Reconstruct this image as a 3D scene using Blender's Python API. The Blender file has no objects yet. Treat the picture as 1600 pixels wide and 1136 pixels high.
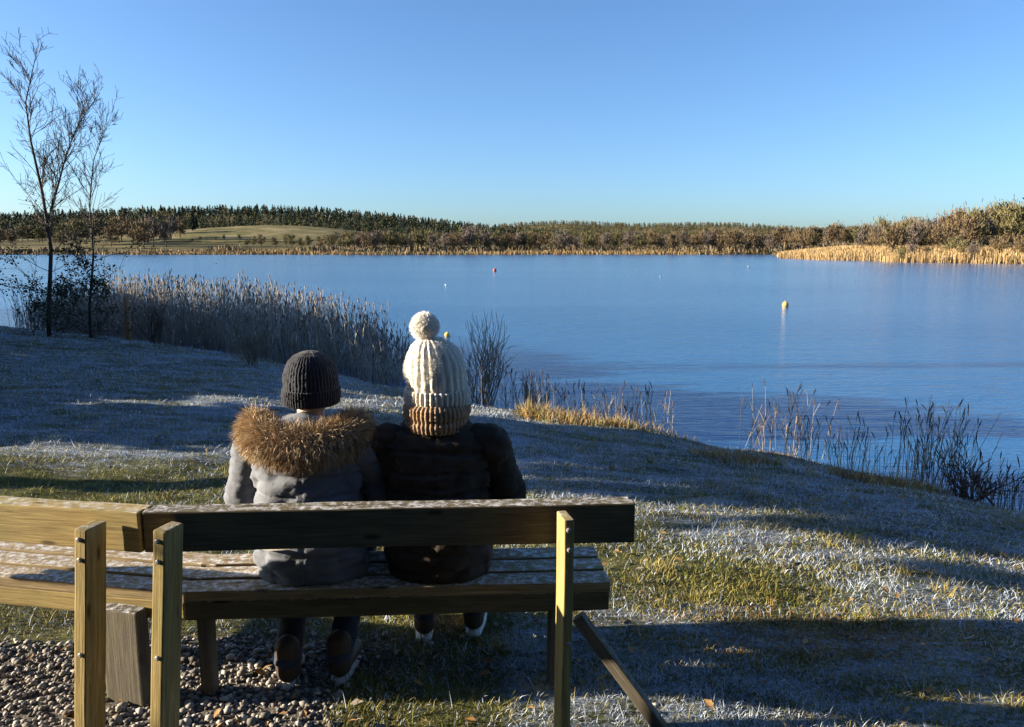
import bpy, bmesh, math, random
import numpy as np
from mathutils import Vector, Matrix, noise as mnoise
R = math.radians
random.seed(7); rng = np.random.default_rng(7)
C = bpy.context.scene
COL = C.collection

# ------------------------------------------------------------------ camera, sky, sun, exposure
CAM_Z, PITCH, F = 1.75, 8.8, 1165.0
cd = bpy.data.cameras.new('camera'); cam = bpy.data.objects.new('camera', cd); COL.objects.link(cam)
cam.location = (0, 0, CAM_Z); cam.rotation_euler = (R(90 - PITCH), 0, 0)
cd.sensor_width = 36; cd.lens = F / 1600 * 36; cd.clip_start = 0.05; cd.clip_end = 9000
C.camera = cam
SUN_EL, SUN_AHEAD = 14.0, -2.0
world = bpy.data.worlds.new("World"); C.world = world; world.use_nodes = True
wn = world.node_tree
sky = wn.nodes.new('ShaderNodeTexSky'); sky.sky_type = 'NISHITA'; sky.sun_disc = False
sky.sun_elevation = R(SUN_EL); sky.sun_rotation = R(-90 + SUN_AHEAD)
sky.altitude = 100; sky.air_density = 0.85; sky.dust_density = 1.1; sky.ozone_density = 2.7
tint = wn.nodes.new('ShaderNodeMix'); tint.data_type = 'RGBA'; tint.blend_type = 'MULTIPLY'; tint.inputs[0].default_value = 1
tint.inputs[7].default_value = (.80, .985, 1.18, 1)          # camera white balance: the whole sky a little colder
wn.links.new(sky.outputs[0], tint.inputs[6]); wn.links.new(tint.outputs[2], wn.nodes['Background'].inputs[0])
wn.nodes['Background'].inputs[1].default_value = 0.0575
sd = bpy.data.lights.new('sun', 'SUN'); so = bpy.data.objects.new('sun', sd); COL.objects.link(so)
sd.energy = 5.0; sd.angle = R(0.53); sd.color = (1.0, 0.86, 0.66)
tosun = Vector((-math.cos(R(SUN_EL)) * math.cos(R(SUN_AHEAD)), math.cos(R(SUN_EL)) * math.sin(R(SUN_AHEAD)), math.sin(R(SUN_EL))))
so.rotation_euler = tosun.to_track_quat('Z', 'Y').to_euler()
C.view_settings.view_transform = 'Standard'; C.view_settings.look = 'None'
C.view_settings.gamma = 1; C.view_settings.use_curve_mapping = False
C.view_settings.exposure = 1.92
C.cycles.max_bounces = 6; C.cycles.transparent_max_bounces = 6

# ------------------------------------------------------------------ helpers
def ray(px, py):
    p = R(PITCH); u = (px - 800) / F; v = (568 - py) / F
    return Vector((u, math.cos(p) + v * math.sin(p), -math.sin(p) + v * math.cos(p)))
def at(px, py, Y):                       # world point seen in direction (px,py) at forward distance Y
    d = ray(px, py); t = Y / d.y
    return Vector((0, 0, CAM_Z)) + d * t
def onz(px, py, z):
    d = ray(px, py); t = (z - CAM_Z) / d.z
    return Vector((0, 0, CAM_Z)) + d * t

def mat(name, build=None, color=(.5, .5, .5), rough=.8, spec=.3):
    m = bpy.data.materials.new(name); m.use_nodes = True
    b = m.node_tree.nodes['Principled BSDF']
    b.inputs['Base Color'].default_value = (*color, 1); b.inputs['Roughness'].default_value = rough
    b.inputs['Specular IOR Level'].default_value = spec
    if build: build(m.node_tree, b)
    return m
def N(nt, t, **kw):
    n = nt.nodes.new(t)
    for k, v in kw.items():
        if k.startswith('i_'):
            key = k[2:]; n.inputs[int(key) if key.isdigit() else key.replace('_', ' ')].default_value = v
        else: setattr(n, k, v)
    return n
def coords(nt, scale=(1, 1, 1), which='Object', rot=(0, 0, 0)):
    tc = N(nt, 'ShaderNodeTexCoord'); mp = N(nt, 'ShaderNodeMapping')
    mp.inputs['Scale'].default_value = scale; mp.inputs['Rotation'].default_value = rot
    nt.links.new(tc.outputs[which], mp.inputs[0]); return mp.outputs[0]
def noise_t(nt, vec, scale, detail=4, rough=.55, dist=0):
    n = N(nt, 'ShaderNodeTexNoise'); n.inputs['Scale'].default_value = scale
    n.inputs['Detail'].default_value = detail; n.inputs['Roughness'].default_value = rough; n.inputs['Distortion'].default_value = dist
    nt.links.new(vec, n.inputs['Vector']); return n.outputs['Fac']
def ramp(nt, fac, stops):
    r = N(nt, 'ShaderNodeValToRGB'); e = r.color_ramp.elements
    while len(e) < len(stops): e.new(.5)
    for k, (p, c) in enumerate(stops):
        e[k].position = p; e[k].color = (*c, 1) if len(c) == 3 else c
    nt.links.new(fac, r.inputs[0]); return r.outputs[0]
def mixc(nt, fac, a, b, mode='MIX'):
    m = N(nt, 'ShaderNodeMix', data_type='RGBA', blend_type=mode)
    for k, v in ((0, fac), (6, a), (7, b)):
        if isinstance(v, (int, float)): m.inputs[k].default_value = v
        elif isinstance(v, tuple): m.inputs[k].default_value = (*v, 1)
        else: nt.links.new(v, m.inputs[k])
    return m.outputs[2]
def bump(nt, b, h, strength=.4, dist=.01):
    n = N(nt, 'ShaderNodeBump'); n.inputs['Strength'].default_value = strength; n.inputs['Distance'].default_value = dist
    nt.links.new(h, n.inputs['Height']); nt.links.new(n.outputs[0], b.inputs['Normal'])

def mesh(name, verts, faces, mats, smooth=False, mi=None):
    me = bpy.data.meshes.new(name)
    verts = np.asarray(verts, dtype=np.float32)
    if isinstance(faces, np.ndarray):
        nf, k = faces.shape
        me.vertices.add(len(verts)); me.vertices.foreach_set('co', verts.ravel())
        me.loops.add(nf * k); me.loops.foreach_set('vertex_index', faces.astype(np.int32).ravel())
        me.polygons.add(nf); me.polygons.foreach_set('loop_start', np.arange(0, nf * k, k, dtype=np.int32))
        me.polygons.foreach_set('loop_total', np.full(nf, k, dtype=np.int32))
        me.update(calc_edges=True)
    else:
        me.from_pydata([tuple(v) for v in verts], [], faces); me.update()
    for m in (mats if isinstance(mats, (list, tuple)) else [mats]): me.materials.append(m)
    if mi is not None: me.polygons.foreach_set('material_index', np.asarray(mi, dtype=np.int32))
    if smooth: me.polygons.foreach_set('use_smooth', np.ones(len(me.polygons), dtype=bool))
    me.validate(); return me
def obj(name, me, parent=None, loc=None, rotz=None, **props):
    o = bpy.data.objects.new(name, me); COL.objects.link(o)
    if parent: o.parent = parent
    if loc is not None: o.location = loc
    if rotz is not None: o.rotation_euler = (0, 0, rotz)
    for k, v in props.items():
        if v: o[k] = v
    return o
def thing(name, label, category, loc=(0, 0, 0), rotz=0, group=None):
    return obj(name, None, None, loc, rotz, label=label, category=category, group=group)
def clone(o, parent=None):
    c = o.copy(); COL.objects.link(c)
    if parent: c.parent = parent
    for ch in o.children: clone(ch, c)
    return c

class MB:
    def __init__(s): s.v = []; s.f = []; s.m = []
    def add(s, v, f, m=0):
        b = len(s.v); s.v.extend(v); s.f.extend([tuple(i + b for i in q) for q in f]); s.m.extend([m] * len(f))
    def tube(s, pts, rad, n=5, m=0, cap=True):
        pts = [Vector(p) for p in pts]; b = len(s.v); prev = None
        for i, p in enumerate(pts):
            d = (pts[min(i + 1, len(pts) - 1)] - pts[max(i - 1, 0)])
            d = d.normalized() if d.length > 1e-9 else Vector((0, 0, 1))
            a = d.orthogonal().normalized() if prev is None else (prev - d * prev.dot(d)).normalized()
            prev = a; c = d.cross(a); r = rad[i] if hasattr(rad, '__len__') else rad
            for k in range(n):
                t = 2 * math.pi * k / n; s.v.append(p + (a * math.cos(t) + c * math.sin(t)) * r)
        for i in range(len(pts) - 1):
            for k in range(n):
                s.f.append((b + i * n + k, b + i * n + (k + 1) % n, b + (i + 1) * n + (k + 1) % n, b + (i + 1) * n + k)); s.m.append(m)
        if cap:
            s.f.append(tuple(b + k for k in range(n - 1, -1, -1))); s.m.append(m)
            e = b + (len(pts) - 1) * n; s.f.append(tuple(e + k for k in range(n))); s.m.append(m)
    def mesh(s, name, mats, smooth=False): return mesh(name, s.v, s.f, mats, smooth, s.m)

def board(name, L, W, T, m, wear=.003, seed=0):       # a board along local X, bevelled and slightly warped
    bm = bmesh.new(); bmesh.ops.create_cube(bm, size=1)
    for v in bm.verts: v.co = Vector((v.co.x * L, v.co.y * W, v.co.z * T))
    bmesh.ops.bevel(bm, geom=list(bm.edges), offset=min(W, T) * .13, segments=2, affect='EDGES', profile=.6)
    ed = [e for e in bm.edges if abs(e.verts[0].co.x - e.verts[1].co.x) > L * .5]
    bmesh.ops.subdivide_edges(bm, edges=ed, cuts=10)
    for v in bm.verts:
        q = Vector((v.co.x * 3 + seed * 7.3, v.co.y * 6, v.co.z * 6))
        v.co += Vector((0, mnoise.noise(q), mnoise.noise(q + Vector((9, 4, 2))))) * wear
    me = bpy.data.meshes.new(name); bm.to_mesh(me); bm.free(); me.materials.append(m)
    for p in me.polygons: p.use_smooth = False
    return me

# ------------------------------------------------------------------ materials
def wood_mat(name, c0, c1, c2, frost=0.0, green=0.0):
    def b(nt, p):
        oi = N(nt, 'ShaderNodeObjectInfo'); tc = N(nt, 'ShaderNodeTexCoord')
        ad = N(nt, 'ShaderNodeVectorMath', operation='ADD'); nt.links.new(tc.outputs['Object'], ad.inputs[0])
        sc = N(nt, 'ShaderNodeMath', operation='MULTIPLY', i_1=17.0); nt.links.new(oi.outputs['Random'], sc.inputs[0]); nt.links.new(sc.outputs[0], ad.inputs[1])
        mp = N(nt, 'ShaderNodeMapping'); mp.inputs['Scale'].default_value = (2.2, 40, 40); nt.links.new(ad.outputs[0], mp.inputs[0])
        g = noise_t(nt, mp.outputs[0], 1.6, 6, .65, .6)
        mp2 = N(nt, 'ShaderNodeMapping'); mp2.inputs['Scale'].default_value = (5, 160, 160); nt.links.new(ad.outputs[0], mp2.inputs[0])
        g2 = noise_t(nt, mp2.outputs[0], 1.2, 4, .7, .2)
        col = ramp(nt, g, [(.25, c0), (.5, c1), (.75, c2)])
        col = mixc(nt, ramp(nt, g2, [(.35, (.55, .55, .55)), (.6, (0, 0, 0))]), col, (c0[0] * .45, c0[1] * .45, c0[2] * .45))
        big = noise_t(nt, ad.outputs[0], 5, 4, .6)
        if green: col = mixc(nt, ramp(nt, big, [(.45, (0, 0, 0)), (.75, (green,) * 3)]), col, (.17, .17, .055))
        if frost:
            ge = N(nt, 'ShaderNodeNewGeometry'); sx = N(nt, 'ShaderNodeSeparateXYZ'); nt.links.new(ge.outputs['Normal'], sx.inputs[0])
            up = ramp(nt, sx.outputs[2], [(.55, (0, 0, 0)), (.95, (1, 1, 1))])
            fn = noise_t(nt, ad.outputs[0], 34, 6, .75)
            fm = mixc(nt, 1.0, up, ramp(nt, fn, [(.47, (0, 0, 0)), (.66, (frost,) * 3)]), 'MULTIPLY')
            col = mixc(nt, fm, col, (.72, .74, .78))
        mk = N(nt, 'ShaderNodeMapping'); mk.inputs['Scale'].default_value = (2.6, 9, 9); nt.links.new(ad.outputs[0], mk.inputs[0])
        vo = N(nt, 'ShaderNodeTexVoronoi'); vo.inputs['Scale'].default_value = 1.5; nt.links.new(mk.outputs[0], vo.inputs['Vector'])
        col = mixc(nt, ramp(nt, vo.outputs['Distance'], [(.07, (.85, .85, .85)), (.16, (0, 0, 0))]), col, (c0[0] * .3, c0[1] * .25, c0[2] * .2))
        nt.links.new(col, p.inputs['Base Color']); bump(nt, p, g2, .5, .004)
    return mat(name, b, rough=.82, spec=.25)
M = {}
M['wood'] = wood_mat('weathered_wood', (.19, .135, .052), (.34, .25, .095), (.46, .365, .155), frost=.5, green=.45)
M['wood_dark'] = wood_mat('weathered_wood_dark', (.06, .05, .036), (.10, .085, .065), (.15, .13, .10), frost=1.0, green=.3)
M['wood_shade_tone'] = wood_mat('bench_wood_shade_toned', (.075, .058, .034), (.12, .095, .054), (.17, .14, .082), frost=.75, green=.3)  # same wood as the left bench, darkened so its colour carries the shade
M['bolt'] = mat('bolt_steel', color=(.22, .21, .2), rough=.45)
M['wood_seat'] = wood_mat('seat_wood', (.17, .12, .062), (.31, .23, .12), (.43, .335, .185), frost=.9)

def ground_b(nt, p):
    v = coords(nt)
    big = noise_t(nt, v, .9, 5, .6); mid = noise_t(nt, v, 5, 6, .65); fine = noise_t(nt, v, 42, 5, .7)
    streak = noise_t(nt, coords(nt, (.7, 2.6, 1), rot=(0, 0, .15)), 2.2, 5, .65, .4)
    col = ramp(nt, mid, [(.3, (.035, .030, .016)), (.5, (.075, .076, .026)), (.72, (.15, .145, .05))])
    at_ = N(nt, 'ShaderNodeAttribute', attribute_name='frost')
    fm = N(nt, 'ShaderNodeMath', operation='ADD'); nt.links.new(at_.outputs['Fac'], fm.inputs[0])
    s2 = N(nt, 'ShaderNodeMath', operation='MULTIPLY_ADD', i_1=1.5, i_2=-.80); nt.links.new(streak, s2.inputs[0]); nt.links.new(s2.outputs[0], fm.inputs[1])
    f3 = N(nt, 'ShaderNodeMath', operation='MULTIPLY_ADD', i_1=1.7, i_2=-.85); nt.links.new(fine, f3.inputs[0])
    f4 = N(nt, 'ShaderNodeMath', operation='ADD'); nt.links.new(fm.outputs[0], f4.inputs[0]); nt.links.new(f3.outputs[0], f4.inputs[1])
    fac = ramp(nt, f4.outputs[0], [(.25, (0, 0, 0)), (.85, (.75, .75, .75))])
    col = mixc(nt, fac, col, (.36, .43, .56))
    ag = N(nt, 'ShaderNodeAttribute', attribute_name='gravel')
    gv = ramp(nt, noise_t(nt, v, 70, 4, .7), [(.35, (.05, .045, .04)), (.6, (.17, .155, .13))])
    col = mixc(nt, ag.outputs['Fac'], col, gv)
    nt.links.new(col, p.inputs['Base Color']); bump(nt, p, mixc(nt, .5, mid, fine), .9, .05)
M['ground'] = mat('frosty_ground', ground_b, rough=.95, spec=.1)

def blade(name, c, c2):
    def b(nt, p):
        f = noise_t(nt, coords(nt), 3.0, 3, .6)
        nt.links.new(ramp(nt, f, [(.35, c), (.65, c2)]), p.inputs['Base Color'])
    return mat(name, b, rough=.8, spec=.2)
M['b_frost'] = blade('frosted_blade', (.28, .335, .44), (.50, .57, .68))
M['b_straw'] = blade('straw_blade', (.20, .165, .05), (.36, .30, .10))
M['b_green'] = blade('green_blade', (.08, .10, .015), (.19, .195, .03))
M['b_rust'] = blade('rust_blade', (.26, .135, .045), (.42, .25, .10))
M['reed'] = blade('reed_stem', (.22, .18, .11), (.40, .33, .21))
M['reed_grey'] = blade('reed_grey', (.20, .18, .14), (.38, .34, .27))
M['reed_pale'] = blade('reed_pale', (.25, .245, .235), (.42, .41, .385))
M['reed_head2'] = blade('reed_plume', (.10, .085, .075), (.22, .19, .165))
M['reed_head'] = blade('reed_head', (.035, .024, .018), (.085, .06, .045))
M['reed_tan'] = blade('far_reed', (.25, .175, .08), (.40, .29, .145))
M['reed_brown'] = blade('far_sedge', (.16, .095, .04), (.27, .17, .075))
M['bark'] = blade('dark_bark', (.030, .026, .022), (.075, .065, .055))
M['twig'] = blade('twig', (.060, .045, .035), (.13, .10, .075))
M['twig_pale'] = blade('pale_twig', (.16, .14, .11), (.28, .24, .19))
M['leaf_dark'] = blade('dark_leaf', (.018, .022, .010), (.045, .046, .02))
M['pine'] = blade('pine_needles', (.012, .022, .012), (.035, .05, .022))
M['crown_brown'] = blade('winter_crown_brown', (.085, .06, .034), (.165, .115, .06))
M['crown_rust'] = blade('winter_crown_rust', (.12, .068, .03), (.21, .125, .055))
M['crown_olive'] = blade('winter_crown_olive', (.075, .068, .03), (.15, .13, .055))
M['crown_grey'] = blade('winter_crown_grey', (.075, .06, .05), (.15, .12, .10))
def field_b(nt, p):
    a_ = noise_t(nt, coords(nt), .06, 5, .65); b_ = noise_t(nt, coords(nt, (.12, 1, 1), rot=(0, 0, .2)), .5, 3, .6)
    c_ = ramp(nt, a_, [(.32, (.075, .085, .03)), (.5, (.16, .135, .06)), (.66, (.27, .225, .125))])
    nt.links.new(mixc(nt, ramp(nt, b_, [(.45, (0, 0, 0)), (.7, (.5, .5, .5))]), c_, (.14, .12, .055)), p.inputs['Base Color'])
M['field'] = mat('pale_field', field_b, rough=.95, spec=.05)

def land_b(nt, p):
    v = coords(nt)
    n = noise_t(nt, v, .012, 6, .6); f = noise_t(nt, v, .2, 4, .6)
    col = ramp(nt, n, [(.35, (.07, .065, .028)), (.5, (.13, .11, .05)), (.65, (.22, .18, .09))])
    col = mixc(nt, ramp(nt, f, [(.4, (0, 0, 0)), (.7, (.35, .35, .35))]), col, (.10, .08, .04))
    nt.links.new(col, p.inputs['Base Color'])
M['land'] = mat('far_land', land_b, rough=.95, spec=.05)

def water_b(nt, p):
    p.inputs['Base Color'].default_value = (.020, .108, .265, 1)
    p.inputs['Roughness'].default_value = .14; p.inputs['IOR'].default_value = 1.333; p.inputs['Specular IOR Level'].default_value = .5
    v1 = coords(nt, (.30, 1.0, 1)); v2 = coords(nt, (.34, 1.25, 1), rot=(0, 0, .10))
    a = noise_t(nt, v1, 1.6, 5, .55, .3); c = noise_t(nt, v2, 7.5, 4, .55, .2)
    patch = ramp(nt, noise_t(nt, coords(nt, (.5, 1.6, 1)), .035, 3, .5), [(.40, (.6,) * 3), (.62, (1, 1, 1))])
    h = mixc(nt, .35, a, c); h = mixc(nt, 1.0, h, patch, 'MULTIPLY')
    bump(nt, p, h, .65, .11)
M['water'] = mat('lake_water', water_b)

# ------------------------------------------------------------------ terrain
WATER = -1.0
SH = np.array([(60, -28), (24, -4), (14, 3.2), (8.4, 5.6), (5.5, 7.5), (4.3, 8.8), (3.1, 10.1), (1.8, 11.1), (0, 12.3), (-2.1, 14.4), (-6.5, 18.2), (-12, 22), (-19, 26.5), (-30, 30), (-60, 36), (-140, 50)], float)
def shore_dist(P):                        # signed distance, positive inland
    P = np.atleast_2d(P).astype(float); best = np.full(len(P), 1e9); sgn = np.ones(len(P))
    for i in range(len(SH) - 1):
        a, b = SH[i], SH[i + 1]; d = b - a
        t = np.clip(((P - a) @ d) / (d @ d), 0, 1); q = a + t[:, None] * d; r = P - q
        dist = np.hypot(r[:, 0], r[:, 1]); cr = d[0] * r[:, 1] - d[1] * r[:, 0]
        m = dist < best; best[m] = dist[m]; sgn[m] = np.where(cr[m] > 0, 1, -1)
    return best * sgn
def vnoise(P, s, seed=0):
    return np.array([mnoise.noise(Vector((p[0] * s + seed, p[1] * s - seed, seed * .7))) for p in P])
def fast_noise(x, y, seed):
    r = np.random.default_rng(seed); z = np.zeros_like(x)
    for k in range(10):
        a = r.uniform(0, 6.28); f = r.uniform(.5, 3.2) * (1 + k * .35); z += np.sin((x * math.cos(a) + y * math.sin(a)) * f + r.uniform(0, 6.28)) / (1 + k * .45)
    return z / 3
def ground_z(P):
    P = np.atleast_2d(P).astype(float); s = shore_dist(P) + .35 * fast_noise(P[:, 0] * .8, P[:, 1] * .8, 3)
    up = 1 - np.exp(-np.clip(s, 0, None) / 2.6); up = up / (1 - math.exp(-7 / 2.6))
    z = np.where(s > 0, WATER - .05 + np.minimum(up, 1.02) * 1.05, WATER - .05 + np.maximum(s * .25, -1.5))
    amp = np.clip(s / 3, 0, 1) * np.clip((np.hypot(P[:, 0] + .5, P[:, 1] - 2.6) - 1.0) / 3, .06, 1)
    return z + .07 * amp * fast_noise(P[:, 0] * .7, P[:, 1] * .7, 5) + .02 * amp * fast_noise(P[:, 0] * 3, P[:, 1] * 3, 6)
_zc = float(ground_z([(-.5, 2.6)])[0])
def gz(x, y): return float(ground_z([(x, y)])[0])

def thaw(x, y):                           # 1 where the sun has already taken most of the frost
    w = .35 * fast_noise(x * .9, y * .9, 11)
    hi = np.where(x < -.5, 6.2, 6.2 - (x + .5) * .88); lo = np.where(x > 0, 3.3, 2.0)
    return np.clip((hi + w - y) / .5, 0, 1) * np.clip((y - lo) / .6, 0, 1)
def gravel_mask(x, y):
    w = .12 * fast_noise(x * 4, y * 4, 21)
    return np.clip((-.62 + .25 * (y - 2.4) + w - x) / .18, 0, 1) * np.clip((3.15 + w - y) / .15, 0, 1) * np.clip((x + 4.5) / .3, 0, 1)

def grid(xs, ys):
    X, Y = np.meshgrid(xs, ys); P = np.stack([X.ravel(), Y.ravel()], 1); nx, ny = len(xs), len(ys)
    i = np.arange(nx - 1)[None, :] + nx * np.arange(ny - 1)[:, None]; i = i.ravel()
    return P, np.stack([i, i + 1, i + nx + 1, i + nx], 1)
xs = np.concatenate([np.linspace(-140, -22, 40)[:-1], np.linspace(-22, 16, 260), np.linspace(16, 60, 30)[1:]])
ys = np.concatenate([np.linspace(-30, 0, 16)[:-1], np.linspace(0, 14, 150), np.linspace(14, 52, 130)[1:]])
P, Fq = grid(xs, ys)
z = ground_z(P)
me = mesh('ground', np.column_stack([P, z]), Fq, M['ground'], True)
a = me.attributes.new('frost', 'FLOAT', 'POINT')
s_ = shore_dist(P)
fr = .50 - .45 * thaw(P[:, 0], P[:, 1]) - .25 * np.exp(-np.abs(s_) / .6) + .12 * fast_noise(P[:, 0] * .5, P[:, 1] * .5, 31)
a.data.foreach_set('value', fr.astype(np.float32))
a = me.attributes.new('gravel', 'FLOAT', 'POINT'); a.data.foreach_set('value', gravel_mask(P[:, 0], P[:, 1]).astype(np.float32))
obj('ground', me, kind='structure')
P, Fq = grid(np.linspace(-1500, 1500, 40), np.linspace(-40, 1900, 40))
obj('lake', mesh('lake', np.column_stack([P, np.full(len(P), WATER)]), Fq, M['water']), kind='structure')

# far land: shore, fields, wooded ridge and low hills beyond
def far_h(x, y):
    shore = 318 + 8 * np.sin(x * .021) + 5 * np.sin(x * .06 + 1) - 40 * np.clip((-x - 180) / 100, 0, 1) - 60 * np.clip((x - 130) / 120, 0, 1)
    s = y - shore
    base = np.where(s < 0, WATER - .6 + np.maximum(s * .05, -3), WATER - .2 + 1.6 * (1 - np.exp(-np.clip(s, 0, None) / 25)) + np.clip(s, 0, None) * .004)
    k = np.clip(s / 120, 0, 1); k = k * k * (3 - 2 * k)
    rx = np.where(x < -300, np.exp(-((x + 300) / 620) ** 2), np.exp(-((x + 300) / 300) ** 2))
    ridge = 40 * rx * np.exp(-((y - 960) / 260) ** 2)
    fld = 11 * np.exp(-((x + 160) / 95) ** 2 - ((y - 565) / 90) ** 2) + 5 * np.exp(-((x + 260) / 120) ** 2 - ((y - 560) / 90) ** 2)
    hills = (40 + 5 * np.sin(x * .006 + .4) + 3 * np.sin(x * .017)) * np.exp(-((y - 1650) / 300) ** 2)
    right = 3 * np.exp(-((x - 190) / 70) ** 2 - ((y - 330) / 90) ** 2)
    return base + k * (ridge + fld + hills) + right * np.clip(s / 40, 0, 1)
P, Fq = grid(np.linspace(-1700, 1700, 260), np.concatenate([np.linspace(240, 420, 60)[:-1], np.linspace(420, 1900, 110)]))
obj('far_land', mesh('far_land', np.column_stack([P, far_h(P[:, 0], P[:, 1])]), Fq, M['land'], True), kind='structure')
def fh(x, y): return float(far_h(np.array([x], float), np.array([y], float))[0])

# pale stubble field on the far hill
P, Fq = grid(np.linspace(-265, -95, 70), np.linspace(440, 560, 40))
kx = (P[:, 0] + 178) / 66; ky = (P[:, 1] - 505) / 48
keep = (kx ** 2 + ky ** 2 + .1 * np.sin(P[:, 0] * .15)) < 1.0
Fq = Fq[keep[Fq].all(1)]
obj('hill_field', mesh('hill_field', np.column_stack([P, far_h(P[:, 0], P[:, 1]) + .35]), Fq, M['field'], True), kind='structure')

# the right-hand point that runs out into the lake
def point_h(P):
    poly = np.array([(300, 60), (150, 88), (98, 124), (78, 150), (74, 200), (95, 262), (170, 300), (400, 330)], float)
    best = np.full(len(P), 1e9); sgn = np.ones(len(P))
    for i in range(len(poly) - 1):
        a, b = poly[i], poly[i + 1]; d = b - a
        t = np.clip(((P - a) @ d) / (d @ d), 0, 1); r = P - (a + t[:, None] * d); ds = np.hypot(r[:, 0], r[:, 1])
        m = ds < best; best[m] = ds[m]; sgn[m] = np.where((d[0] * r[:, 1] - d[1] * r[:, 0])[m] < 0, 1, -1)
    s = best * sgn + 1.5 * np.sin(P[:, 0] * .13 + P[:, 1] * .2); return np.where(s > 0, WATER - .1 + 1.2 * (1 - np.exp(-s / 12)) + .045 * s, WATER - .1 + np.maximum(s * .2, -2)), s
P, Fq = grid(np.linspace(60, 380, 100), np.linspace(60, 330, 90))
ph, ps = point_h(P)
obj('far_point', mesh('far_point', np.column_stack([P, ph]), Fq, M['land'], True), kind='structure')

# ------------------------------------------------------------------ grass, reeds, gravel (stuff)
def blades(name, base, h, lean, width, mi, mats, curl=.35, seed=1, **props):
    n = len(base); r = np.random.default_rng(seed)
    az = r.uniform(0, 2 * np.pi, n); wa = r.uniform(0, 2 * np.pi, n)
    d = np.stack([np.cos(az), np.sin(az), np.zeros(n)], 1); w = np.stack([np.cos(wa), np.sin(wa), np.zeros(n)], 1) * width[:, None]
    up = np.array([0, 0, 1.0]); mid = base + up * (h * .55)[:, None] * np.cos(lean)[:, None] + d * (h * .55 * np.sin(lean))[:, None]
    l2 = lean + curl * r.uniform(0, 2, n)
    tip = mid + up * (h * .45 * np.cos(l2))[:, None] + d * (h * .45 * np.sin(l2))[:, None]
    V = np.stack([base - w, base + w, mid + w * .7, mid - w * .7, tip], 1).reshape(-1, 3)
    i = np.arange(n) * 5
    T = np.stack([np.stack([i, i + 1, i + 2], 1), np.stack([i, i + 2, i + 3], 1), np.stack([i + 3, i + 2, i + 4], 1)], 1).reshape(-1, 3)
    return obj(name, mesh(name, V, T, mats, False, np.repeat(mi, 3)), **props)

def scatter(n, rmin, rmax, seed, half=40):
    r = np.random.default_rng(seed); a = r.uniform(-R(half), R(half), n); d = rmin * (rmax / rmin) ** r.uniform(0, 1, n)
    return np.stack([d * np.sin(a), d * np.cos(a)], 1)
Q = scatter(780000, 2.3, 30, 41)
s = shore_dist(Q); x, y = Q[:, 0], Q[:, 1]
keep = (s > .15) & (gravel_mask(x, y) < rng.uniform(0, 1, len(Q)) * .9)
clump = fast_noise(x * 2.4, y * 2.4, 51)
keep &= rng.uniform(-1.0, .7, len(Q)) < clump + .25
Q = Q[keep]; x, y = Q.T; n = len(Q); t = thaw(x, y); pat = fast_noise(x * .9, y * 2.2, 52) * 1.5; u = rng.uniform(0, 1, n)
pf = np.clip(.54 - .34 * t + .30 * pat, .03, .9); pg = np.clip(.18 + .34 * t, 0, .8)
mi = np.where(u < pf, 0, np.where(u < pf + (1 - pf) * pg, 2, 1))
rust = np.exp(-((x - 1.55) / .75) ** 2 - ((y - 3.22) / .22) ** 2) + .5 * np.exp(-((x - 3.0) / 1.2) ** 2 - ((y - 9.0) / .5) ** 2)
mi = np.where(rng.uniform(0, 1, n) < rust * 1.1, 3, mi)
dist = np.hypot(x, y)
blades('frosted_grass', np.column_stack([Q, ground_z(Q) - .005]), rng.lognormal(math.log(.026), .42, n) * (1 + dist * .03), rng.uniform(.25, 1.45, n), (.0005 + .00027 * dist) * rng.uniform(.7, 1.3, n), mi,
       [M['b_frost'], M['b_straw'], M['b_green'], M['b_rust']], seed=42, kind='stuff', label='short winter grass matted and whitened with frost on the bank', category='grass')

def tussock(px, py, Y, rx, ry, n, h, mats, seed):
    c = at(px, py, Y); r = np.random.default_rng(seed); a = r.uniform(0, 6.28, n); q = np.sqrt(r.uniform(0, 1, n))
    Qt = np.stack([c.x + rx * q * np.cos(a), c.y + ry * q * np.sin(a)], 1)
    return Qt, h * r.uniform(.5, 1.1, n) * (1.1 - .5 * q)
bs = []; hs = []
for (px, py, Y, rx, ry, n, h, sd_) in [(905, 680, 9.4, .8, .55, 1100, .30, 3), (845, 678, 9.8, .35, .35, 650, .33, 4), (960, 690, 9.2, .3, .3, 380, .24, 5), (1010, 698, 9.0, .4, .3, 160, .2, 8), (1150, 742, 7.4, .5, .3, 700, .16, 6), (1385, 770, 7.2, .6, .3, 900, .2, 7)]:
    q, h = tussock(px, py, Y, rx, ry, n, h, None, sd_); bs.append(q); hs.append(h)
Qt = np.concatenate(bs); ht = np.concatenate(hs); n = len(Qt)
blades('sedge', np.column_stack([Qt, np.maximum(ground_z(Qt), WATER - .1)]), ht, rng.uniform(.1, .9, n), rng.uniform(.003, .006, n), rng.choice([0, 0, 1, 1, 2], n),
       [M['b_rust'], M['b_straw'], M['reed_grey']], seed=8, kind='stuff', label='rusty brown sedge tussocks along the near shore', category='sedge')

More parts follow.
